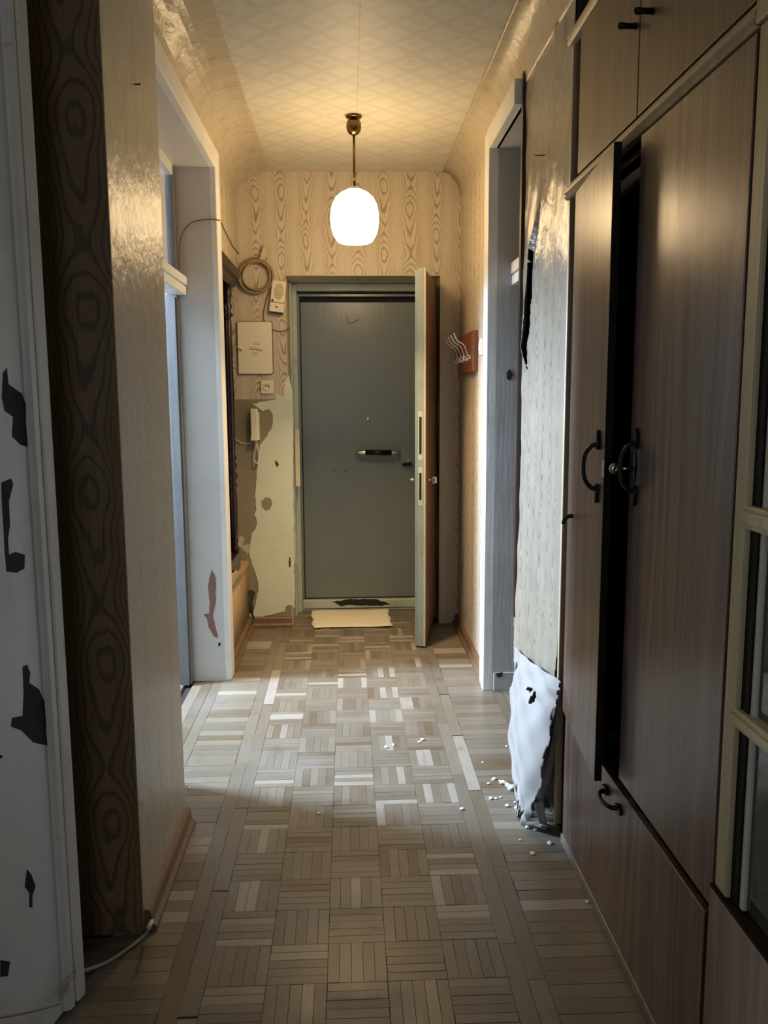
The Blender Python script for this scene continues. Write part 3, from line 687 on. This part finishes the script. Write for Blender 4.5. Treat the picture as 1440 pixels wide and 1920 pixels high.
# upper doors with peg pulls
def peg(parent, y, z):
    obj('pull', MB().lathe([(0, 0), (.007, 0), (.006, .02), (.0075, .036), (.006, .042), (0, .043)], (WX - .012, y, z), 14, Matrix.Rotation(-math.pi / 2, 3, 'Y')), M['iron'], parent, smooth=True)
u = box('upper_door', M['lam_upper'], wd, WX - .014, WX + .004, 1.882, 2.350, 1.955, 2.33, bev=.0015); peg(u, 1.905, 2.150)
u = box('upper_door', M['lam_upper'], wd, WX - .014, WX + .004, 1.34, 1.877, 1.955, 2.33, bev=.0015); peg(u, 1.80, 2.135)
def bow(parent, M4, L=.145, out=.036, s=1):
    """arched iron pull: M4 maps (along, out, across)"""
    P = lambda a, o, c: M4 @ Vector((a, o, c))
    pts = spline([P(-L * .36, .004, 0), P(-L * .34, .018, 0), P(-L * .2, out * .9, 0), P(0, out, 0), P(L * .2, out * .9, 0), P(L * .34, .018, 0), P(L * .36, .004, 0)], 5)
    n = len(pts); h = obj('handle', MB().tube(pts, [.0048 + .0022 * (abs(i / (n - 1) - .5) * 2) ** 2 for i in range(n)], 8), M['iron'], parent, smooth=True)
    for q in (-1, 1):
        mb = MB(); prof = [(.20, .0085), (.28, .011), (.34, .012), (.40, .008), (.44, .0095), (.48, .007), (.52, .002)]
        A_ = [P(q * L * (f + .08), .0, g) for f, g in prof] + [P(q * L * (f + .08), .0, -g) for f, g in prof[::-1]]
        mb.prism(A_, (M4.to_3x3() @ Vector((0, 1, 0))) * .008); obj('back_plate', mb, M['iron'], h, bev=.002)
    return h
# left lower door, ajar
ha = math.radians(5.2); hx, hy = WX, 2.340
da = Vector((-math.sin(ha), -math.cos(ha), 0)); do = Vector((-math.cos(ha), math.sin(ha), 0))
DM = Matrix(((da.x, do.x, 0, hx), (da.y, do.y, 0, hy), (0, 0, 1, 0), (0, 0, 0, 1)))    # s from hinge, outwards, z
dr = box('lower_door', M['lam'], wd, 0, .462, .002, .020, .422, 1.904, M=DM, bev=.0015)
box('dark_edge', M['lam_edge'], dr, .462, .4635, .0025, .0195, .423, 1.903, M=DM)
HM = DM @ Matrix(((0, 0, 1, .405), (0, 1, 0, .020), (1, 0, 0, 1.185), (0, 0, 0, 1)))
bow(dr, HM)
obj('hook', MB().tube(spline([DM @ Vector((.085, .02, 1.02)), DM @ Vector((.085, .030, 1.02)), DM @ Vector((.085, .042, 1.012)), DM @ Vector((.085, .046, .998))], 4), .006, 8), M['iron'], dr, smooth=True)
box('catch', M['chrome'], dr, .445, .468, .0195, .0225, 1.165, 1.205, M=DM, bev=.001)
# right lower door
dr = box('lower_door', M['lam'], wd, WX - .014, WX + .004, 1.338, 1.846, .446, 1.906, bev=.0015)
RM = Matrix(((0, -1, 0, WX - .014), (0, 0, 1, 1.80), (1, 0, 0, 1.195), (0, 0, 0, 1)))
bow(dr, RM)
obj('key_escutcheon', MB().lathe([(0, .004), (.010, .004), (.016, .002), (.017, 0)], (WX - .014, 1.815, 1.195), 16, Matrix.Rotation(-math.pi / 2, 3, 'Y') @ Matrix.Diagonal((2.6, 1, 1))), M['iron'], dr, smooth=True)
obj('key', MB().tube([(WX - .016, 1.822, 1.19), (WX - .045, 1.822, 1.19)], .004, 8).lathe([(.004, -.003), (.013, -.002), (.013, .002), (.004, .003)], (WX - .056, 1.822, 1.19), 14, Matrix.Rotation(math.pi / 2, 3, 'X')), M['chrome'], dr, smooth=True)
# bottom flap
dr = box('bottom_flap', M['lam'], wd, WX - .012, WX + .004, 1.365, 2.338, .034, .418, bev=.0015)
BM = Matrix(((0, -1, 0, WX - .012), (-1, 0, 0, 1.885), (0, 0, 1, .372), (0, 0, 0, 1)))
bow(dr, BM, L=.12, out=.03)
pf = lambda x, y: aX(x, y, WX - .0125)
patch('bare_patch', [(1094, 1338), (1098, 1340), (1098, 1372), (1096, 1392), (1091, 1390), (1092, 1365)], wd.children[-1] if False else dr, M['bare'], lambda x, y: aX(x, y, WX - .0125), (-.0008, 0, 0))

# glazed unit nearest the viewer
gu = thing('glazed_cabinet', (.9, 1.05, 0), 'cabinet with yellowed wooden glazed frame over a pale laminate base', 'cabinet')
box('base_panel', M['lam_pale'], gu, WX - .020, WX, .55, 1.335, .034, .490, bev=.0015)
box('plinth', M['plinth'], gu, WX - .016, WX + .004, .55, 1.335, 0, .030, bev=.004)
box('top_moulding', M['mould'], gu, WX - .02, WX + .004, .55, 1.335, 1.914, 1.951, bev=.004)
box('upper_panel', M['lam_upper'], gu, WX - .014, WX + .004, .55, 1.335, 1.955, 2.37)
box('base_top', M['lam_edge'], gu, WX - .020, WX + .045, .55, 1.335, .490, .496)
box('post', M['yellow'], gu, WX - .014, WX + .016, 1.287, 1.330, .496, 1.912, bev=.003)
box('post_rebate', M['lam_edge'], gu, WX - .006, WX + .02, 1.262, 1.287, .496, 1.912)
box('putty_bead', M['putty'], gu, WX - .003, WX + .014, 1.249, 1.262, .496, 1.912, bev=.003)
for z0, z1 in ((1.138, 1.176), (.805, .836)):
    box('rail', M['yellow'], gu, WX - .016, WX + .016, .60, 1.293, z0, z1, bev=.003)
    box('rail_bead', M['yellow'], gu, WX - .022, WX - .012, .60, 1.293, z0 + .010, z1 - .008, bev=.002)
box('rail', M['yellow'], gu, WX - .014, WX + .016, .60, 1.30, 1.87, 1.912, bev=.003)
box('post', M['yellow'], gu, WX - .014, WX + .016, .56, .60, .496, 1.912, bev=.003)
for z0, z1 in ((.50, .803), (.838, 1.136), (1.178, 1.868)): box('pane', M['glass'], gu, WX + .004, WX + .007, .60, 1.252, z0, z1)
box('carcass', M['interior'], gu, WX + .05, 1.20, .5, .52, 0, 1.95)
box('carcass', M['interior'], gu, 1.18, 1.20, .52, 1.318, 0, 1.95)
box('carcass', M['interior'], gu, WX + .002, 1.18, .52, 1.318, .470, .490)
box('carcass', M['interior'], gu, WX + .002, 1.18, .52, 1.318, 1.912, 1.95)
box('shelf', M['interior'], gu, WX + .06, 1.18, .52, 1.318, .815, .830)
bx = thing('storage_box', (.8, 1.05, .491), 'black box with a pale grey lid behind the lowest cabinet pane', 'box')
box('body', M['black'], bx, .672, .93, .80, 1.245, .491, .552, bev=.003)
box('lid', M['flap'], bx, .668, .934, .797, 1.248, .552, .566, bev=.004)

# ================================================================== THINGS
# pendant lamp
lx, ly = .042, 3.907
d = thing('pendant_lamp', (lx, ly, HC), 'lit white globe pendant lamp on a thin brass rod', 'lamp')
obj('ceiling_plate', MB().lathe([(0, 0), (.036, 0), (.037, -.004), (.033, -.010), (.016, -.014), (.013, -.022), (0, -.022)], (lx, ly, HC), 28), M['brass'], d, smooth=True)
obj('cup', MB().lathe([(.012, -.020), (.028, -.022), (.033, -.030), (.034, -.050), (.030, -.066), (.020, -.078), (.007, -.084), (0, -.085)], (lx, ly, HC), 28), M['brass'], d, smooth=True)
obj('rod', MB().tube([(lx, ly, 2.52), (lx, ly, 2.285)], .0055, 10), M['brass'], d, smooth=True)
obj('collar', MB().lathe([(0, 2.30), (.012, 2.298), (.016, 2.292), (.040, 2.288), (.041, 2.279), (.036, 2.277), (0, 2.277)], (lx, ly, 0), 28), M['chrome'], d, smooth=True)
obj('globe', MB().lathe([(0, 2.2785), (.038, 2.278), (.062, 2.268), (.086, 2.247), (.102, 2.216), (.109, 2.180), (.110, 2.145), (.105, 2.108), (.095, 2.080), (.088, 2.070), (.083, 2.068), (.081, 2.058), (.068, 2.051), (.04, 2.047), (0, 2.046)], (lx, ly, 0), 40), M['globe'], d, smooth=True)

# the bulb shines straight down through the open bottom of the globe
bl = bpy.data.lights.new('bulb', 'AREA'); bl.shape = 'DISK'; bl.size = .13; bl.energy = 13.5; bl.color = (1.0, .71, .38); bl.spread = math.radians(104)
blo = bpy.data.objects.new('bulb', bl); blo.location = (lx, ly, 2.040); COL.objects.link(blo)

# coil of cable
c = Vector((-.506, YB - .022, 2.030))
pts = []
for i in range(7 * 28 + 1):
    a = 2 * math.pi * i / 28; lp = i / 28
    R = .084 + .009 * math.sin(lp * 2.4) + .004 * math.sin(a * 2 + lp * 1.3)
    pts.append(c + Vector((R * math.cos(a) * 1.03 + .003 * math.sin(lp * 3.1), -.010 * math.sin(lp * 1.9), R * math.sin(a) + .004 * math.cos(lp * 4))))
d = tag(obj('cable_coil', MB().tube(pts, .0048, 6), M['cable'], smooth=True), 'coil of tan cable hung on the wall above the meter box', 'cable')
obj('hanger_nail', MB().tube([(-.50, YB, 2.13), (-.50, YB - .04, 2.125)], .003, 6), M['iron'], d)
tag(obj('thin_wire', MB().tube(spline([aY(337, 505, 3.84), aY(336, 470, 3.85), aY(343, 435, 3.86), aY(362, 416, 3.865), aY(395, 411, 3.868), aX(411, 413, -.568), aX(414, 416, -.598), aX(424, 437, -.60), aX(437, 462, -.60), aX(449, 478, -.60), aX(453, 496, -.60), c + Vector((-.086, .014, .045))], 6), .0024, 6), M['cable_dark'], smooth=True), 'thin dark wire looping over the left doorway jamb to the coil', 'wire')
tag(obj('thin_wire', MB().tube(spline([aY(505, 545, YB - .02), aY(497, 572, YB - .006), aY(494, 596, YB - .004), aY(503, 612, YB - .012), aY(520, 621, YB - .004), aY(535, 620, YB - .004), aY(543, 614, YB - .004)], 6), .0024, 6), M['cable_dark'], smooth=True), 'thin dark wire drooping from the coil across the meter box', 'wire')
# radio speaker
cc = aY(521.5, 558, YB); RMx = Matrix.Translation(cc) @ Matrix.Rotation(math.radians(7), 4, 'Y')
d = thing('wall_speaker', cc, 'tilted ivory wall speaker with an oval grille beside the coil', 'speaker')
box('case', M['plastic'], d, -.040, .040, -.034, 0, -.030, .088, M=RMx, bev=.004)
box('lower_cover', M['plastic'], d, -.041, .041, -.038, 0, -.084, -.033, M=RMx, bev=.004)
gl = obj('grille', MB().prism([RMx @ Vector((.004 + .027 * math.cos(q), -.0335, .030 + .044 * math.sin(q))) for q in (2 * math.pi * k / 24 for k in range(24))], (0, -.0018, 0)), M['plastic_tan'], d)
for k in range(9):
    zz = -.006 + k * .009; hw = .025 * math.sqrt(max(.05, 1 - ((zz - .030) / .044) ** 2))
    box('slat', M['plastic'], gl, .004 - hw, .004 + hw, -.0365, -.0350, zz - .0012, zz + .0012, M=RMx)
box('button', M['ink'], d, -.032, -.022, -.037, -.033, -.028, -.016, M=RMx)
box('slot', M['ink'], d, -.006, .006, -.0395, -.037, -.060, -.053, M=RMx)
box('underside', M['ink'], d, -.041, .036, -.034, -.002, -.092, -.085, M=RMx)
# meter box
p0, p1 = aY(445, 604, YB), aY(512, 701, YB)
d = thing('meter_box', ((p0.x + p1.x) / 2, YB, p1.z), 'ivory electric meter box door with faded printed label', 'meter box')
def rrect(x0, x1, z0, z1, r, y, n=5):
    out = []
    for cx, cz, a0 in ((x1 - r, z1 - r, 0), (x0 + r, z1 - r, 90), (x0 + r, z0 + r, 180), (x1 - r, z0 + r, 270)):
        for k in range(n + 1):
            a = math.radians(a0 + 90 * k / n); out.append(Vector((cx + r * math.cos(a), y, cz + r * math.sin(a))))
    return out
obj('frame', MB().prism(rrect(p0.x - .004, p1.x + .004, p1.z - .003, p0.z + .004, .014, YB), (0, -.006, 0)), M['cable_dark'], d)
dr = obj('door', MB().prism(rrect(p0.x, p1.x, p1.z, p0.z, .012, YB - .004), (0, -.014, 0)), M['plastic'], d, bev=.003)
yb = YB - .0185
obj('latch', MB().tube([Vector((p0.x + .002, yb, 1.640)), Vector((p0.x + .030, yb - .012, 1.622))], .007, 6), M['plastic'], dr)
pt = lambda x, y: aY(x, y, yb + .0008)
def printline(x0, y0, x1, y1, h, mat):
    """a line of small print: a row of letter-sized marks"""
    n = max(4, int((x1 - x0) / 2.2)); mb = MB()
    for k in range(n):
        a = pt(x0 + (x1 - x0) * k / n, y0 + (y1 - y0) * k / n); b = pt(x0 + (x1 - x0) * (k + .78) / n, y0 + (y1 - y0) * (k + .78) / n); hh = h * random.uniform(.75, 1.2)
        mb.prism([a + Vector((0, 0, -hh)), b + Vector((0, 0, -hh)), b + Vector((.001, 0, hh)), a + Vector((.001, 0, hh))], (0, -.0006, 0))
    obj('print', mb, mat, dr)
printline(475, 642.5, 487, 643.5, .0013, M['ink_grey']); printline(474, 645, 487, 646.5, .0013, M['ink_grey'])
printline(467, 651, 484.5, 653.5, .0014, M['ink']); printline(468, 654.5, 483, 656, .0026, M['ink']); printline(483, 657, 492, 657, .0026, M['ink'])
printline(473, 659.5, 484, 661.5, .0012, M['ink_grey']); printline(471, 661.8, 486, 664.2, .0012, M['ink_grey']); printline(473.5, 664.3, 483, 666.5, .0012, M['ink_grey'])
# socket
p0, p1 = aY(489, 713, YB), aY(513, 738, YB); mid = (p0 + p1) / 2
d = thing('wall_socket', (mid.x, YB, mid.z), 'square ivory power socket under the meter box', 'socket')
obj('plate', MB().prism(rrect(p0.x, p1.x, p1.z, p0.z, .008, YB), (0, -.014, 0)), M['plastic'], d, bev=.004)
XR90 = Matrix.Rotation(math.pi / 2, 3, 'X')
wl_ = obj('well', MB().lathe([(0, .015), (.016, .015), (.018, .019), (.021, .019), (.021, .013)], (mid.x, YB, mid.z), 24, XR90), M['plastic'], d, smooth=True)
for q in (-.008, .008): obj('contact_hole', MB().lathe([(0, .0165), (.0032, .0165), (.0032, .012)], (mid.x + q, YB, mid.z), 10, XR90), M['ink'], wl_)
obj('shade_ring', MB().prism([Vector((mid.x + .017 * math.cos(q), YB - .0155, mid.z + .017 * math.sin(q))) for q in (math.pi * k / 12 for k in range(13))] + [Vector((mid.x - .012, YB - .0155, mid.z + .003)), Vector((mid.x + .012, YB - .0155, mid.z + .003))], (0, -.0006, 0)), M['plastic_tan'], wl_)
# intercom
p0, p1 = aY(471, 766, YB), aY(487, 824, YB); cx = (p0.x + p1.x) / 2
d = thing('intercom_handset', (cx, YB, p1.z), 'white intercom handset with a coiled cord on bare plaster', 'intercom')
box('base', M['plastic'], d, p0.x + .006, p1.x + .002, YB - .022, YB, p1.z - .002, p0.z - .022, bev=.004)
hs = box('handset', M['plastic'], d, p0.x, p1.x - .005, YB - .052, YB - .022, p1.z + .010, p0.z, bev=.006)
box('mouthpiece', M['plastic'], hs, p0.x - .001, p1.x - .002, YB - .056, YB - .022, p1.z - .004, p1.z + .018, bev=.004)
pts = []
path = spline([(cx + .001, YB - .035, p1.z - .002), (cx + .004, YB - .034, 1.075), (cx - .008, YB - .032, 1.02), (cx - .004, YB - .030, .985), (cx + .012, YB - .028, .985), (cx + .018, YB - .026, 1.03), (cx + .010, YB - .020, 1.075), (cx + .004, YB - .010, p1.z + .004)], 24)
for i, p in enumerate(path): pts.append(p + Vector((math.cos(i * .9), math.sin(i * .9) * .7, math.sin(i * .9) * .2)) * .0042)
obj('cord', MB().tube(pts, .0022, 5), M['plastic'], d, smooth=True)
obj('wire', MB().tube(spline([aY(441, 824, YB - .003), aY(450, 829, YB - .004), aY(460, 832, YB - .003), aY(471, 830, YB - .004)], 5), .0028, 6), M['plastic'], d, smooth=True)
# stick leaning in the corner
tag(obj('stick', MB().tube([aY(463, 1112, YB - .012), aY(476, 1162, YB - .04)], .0045, 7), M['dark_wood'], smooth=True), 'short dark stick leaning in the corner by the baseboard', 'stick')
# carved dark wood mirror frame in the niche
mx, y0, y1, z0, z1 = -.70, 4.02, 4.60, .403, 2.02
d = thing('hall_mirror', (mx, 4.3, z0), 'dark carved wood mirror with turned columns standing in the niche', 'mirror')
box('back_board', M['dark_wood'], d, -.79, -.765, y0, y1, z0, 1.98, bev=.003)
box('mirror_glass', M['mirror'], d, -.765, -.762, y0 + .06, y1 - .06, .60, 1.88)
box('base_rail', M['dark_wood'], d, -.79, -.612, y0 - .01, y1 + .01, z0, .50, bev=.008)
obj('cornice', MB().prism([Vector((x, y0 - .02, z)) for x, z in ((-.79, 1.95), (-.625, 1.95), (-.61, 1.965), (-.605, 1.985), (-.59, 2.0), (-.575, 2.034), (-.79, 2.034))], (0, y1 - y0 + .14, 0)), M['dark_wood'], d, bev=.003)
cp = [(0, .50), (.022, .50), (.022, .53), (.014, .545), (.020, .57), (.014, .59), (.017, .62), (.021, .78), (.018, .84), (.013, .855), (.024, .875), (.013, .895), (.026, .925), (.012, .955), (.024, .985), (.013, 1.005), (.024, 1.03), (.014, 1.05), (.018, 1.08), (.020, 1.4), (.016, 1.76), (.012, 1.775), (.025, 1.795), (.012, 1.815), (.024, 1.84), (.012, 1.86), (.021, 1.89), (.021, 1.955), (0, 1.955)]
for yy in (y0 + .03, y1 - .03): obj('column', MB().lathe(cp, (-.634, yy, 0), 18), M['dark_wood'], d, smooth=True)
box('side_board', M['dark_wood'], d, -.765, -.645, y1 - .02, y1, .50, 1.95)
box('side_board', M['dark_wood'], d, -.765, -.645, y0, y0 + .02, .50, 1.95)
def cl(u, v):
    a = u * math.pi; return Vector((-.600 - .010 * math.cos(a) , 4.10 + .30 * v + .01 * math.sin(a * 2), .404 + .052 * math.sin(a) * (.6 + .4 * math.sin(v * 3 + .4)) + .004 * math.sin(v * 15 + u * 7)))
tag(obj('folded_cloth', MB().grid(cl, 14, 20), M['cloth'], smooth=True, solid=.004), 'crumpled beige cloth lying on the niche ledge before the mirror', 'cloth')
# coat rack
y0, y1, z0, z1 = 4.13, 4.66, 1.478, 1.678
d = thing('coat_rack', (XR, 4.4, 1.57), 'red-brown wooden coat rack board with chrome hooks on right wall', 'coat rack')
box('board', M['red_wood'], d, XR - .026, XR - .002, y0, y1, z0, z1, bev=.003)
for k, yy in enumerate((4.20, 4.32, 4.44, 4.56)):
    h = obj('hook', MB().tube(spline([(XR - .026, yy, 1.555), (XR - .040, yy, 1.558), (XR - .050, yy, 1.585), (XR - .062, yy, 1.61), (XR - .095, yy, 1.632), (XR - .112, yy, 1.665)], 5), [.0038] * 25 + [.0052], 7), M['chrome'], d, smooth=True)
    obj('lower_prong', MB().tube(spline([(XR - .026, yy, 1.55), (XR - .045, yy, 1.535), (XR - .060, yy, 1.54), (XR - .064, yy, 1.555)], 4), .0038, 7), M['chrome'], h, smooth=True)
    box('hook_plate', M['chrome'], h, XR - .030, XR - .026, yy - .012, yy + .012, 1.535, 1.572, bev=.002)
d = thing('light_switch', (XR, 4.0, 1.59), 'ivory light switch between the coat rack and the right doorway', 'light switch')
box('plate', M['plastic'], d, XR - .010, XR, 3.965, 4.04, 1.55, 1.628, bev=.003)
box('rocker', M['plastic'], d, XR - .016, XR - .009, 3.985, 4.02, 1.568, 1.61, bev=.003)
# mat
def mt(u, v):
    a = aZ(583, 1146, .004).lerp(aZ(727, 1143, .004), u); b = aZ(587, 1178, .004).lerp(aZ(735, 1175, .004), u)
    p = a.lerp(b, v); e = .006 * math.sin(v * 14) if u in (0, 1) else 0
    return p + Vector((e, .004 * math.sin(u * 13), .003 + .003 * math.sin(u * 5 + v * 3) ** 2))
tag(obj('door_mat', MB().grid(mt, 30, 14), M['mat'], smooth=True, solid=.004), 'pale tan paper mat on the floor before the steel door', 'mat')
# cord and plug at the near left
d = thing('floor_cord', (-.53, 1.95, .03), 'grey cord trailing from the left pier corner past the white door', 'cord')
g = [aX(284, 1730, -.500), aY(272, 1752, 1.94), aY(240, 1792, 1.90), aY(198, 1815, 1.85), aY(153, 1822, 1.79)]
pwo = lambda x, y: aP(x, y, WM @ Vector((0, .012, 0)), nr)
nr = Vector((math.cos(ang), -math.sin(ang), 0))
g += [pwo(132, 1833), pwo(116, 1855), pwo(114, 1876), pwo(100, 1884), pwo(50, 1897), pwo(-20, 1910)]
for p in g: p.z = max(p.z, .006)
obj('cord', MB().tube(spline(g, 7), .0042, 7), M['cable_grey'], d, smooth=True)
obj('tip', MB().tube([aX(279, 1738, -.497), aX(285, 1727, -.499)], [.006, .005], 8), M['plastic'], d, smooth=True)
# nails
for nm, p, n, lab in (('nail', aX(253, 158, XLP), Vector((.014, -.006, -.002)), 'bent iron nail high on the left wallpapered pier'), ('nail', aX(1022, 291, XP - .008), Vector((-.03, .003, 0)), 'iron nail beside the long tear in the right wallpaper'), ('nail', aX(410, 285, XL), Vector((.03, 0, .0)), 'small nail above the corner of the left white casing')):
    tag(obj(nm, MB().tube([p, p + n, p + n + Vector((.0, 0, .003))], .0018, 6), M['iron']), lab, 'nail')
# plaster crumbs under the torn flap
cr = [(926, 1462, .010), (944, 1470, .016), (952, 1474, .014), (958, 1480, .018), (938, 1466, .008), (916, 1470, .007), (920, 1498, .009), (930, 1498, .007), (938, 1496, .006), (951, 1512, .009), (968, 1516, .010), (966, 1505, .007), (1031, 1582, .010), (998, 1602, .009), (975, 1576, .005), (1100, 1692, .007), (724, 1402, .010), (738, 1398, .009), (792, 1388, .010), (786, 1392, .007), (866, 1518, .008), (598, 1526, .007), (356, 1478, .006), (905, 1430, .005), (950, 1400, .006), (990, 1552, .010), (1004, 1556, .008)]
for x, y, r in cr:
    mb = MB(); bmesh.ops.create_icosphere(mb.bm, subdivisions=1, radius=r)
    for v in mb.bm.verts: v.co = Vector((v.co.x * random.uniform(.7, 1.25), v.co.y * random.uniform(.6, 1.1), max(v.co.z * random.uniform(.4, .7), -r * .35)))
    o = obj('plaster_crumb', mb, M['crumb']); p = aZ(x, y, 0); lo = min(v.co.z for v in o.data.vertices); o.location = (p.x, p.y, -lo); o.rotation_euler = (0, 0, random.uniform(0, 6))
    lab = ('crumb of white plaster lying out in the middle of the daylit parquet' if 700 < x < 800 else 'lone plaster crumb in the mid corridor, nearest the left pier' if 500 < x < 700 else 'tiny plaster crumb by the threshold of the left doorway' if x < 500
           else 'tiny plaster crumb on the boards along the wardrobe plinth' if y > 1650 else 'plaster crumb on shaded boards between torn flap and wardrobe corner' if y > 1540 else 'crumb of white plaster fallen beside the torn hanging paper flap')
    tag(o, lab, 'plaster crumb', 'plaster crumbs on the floor')
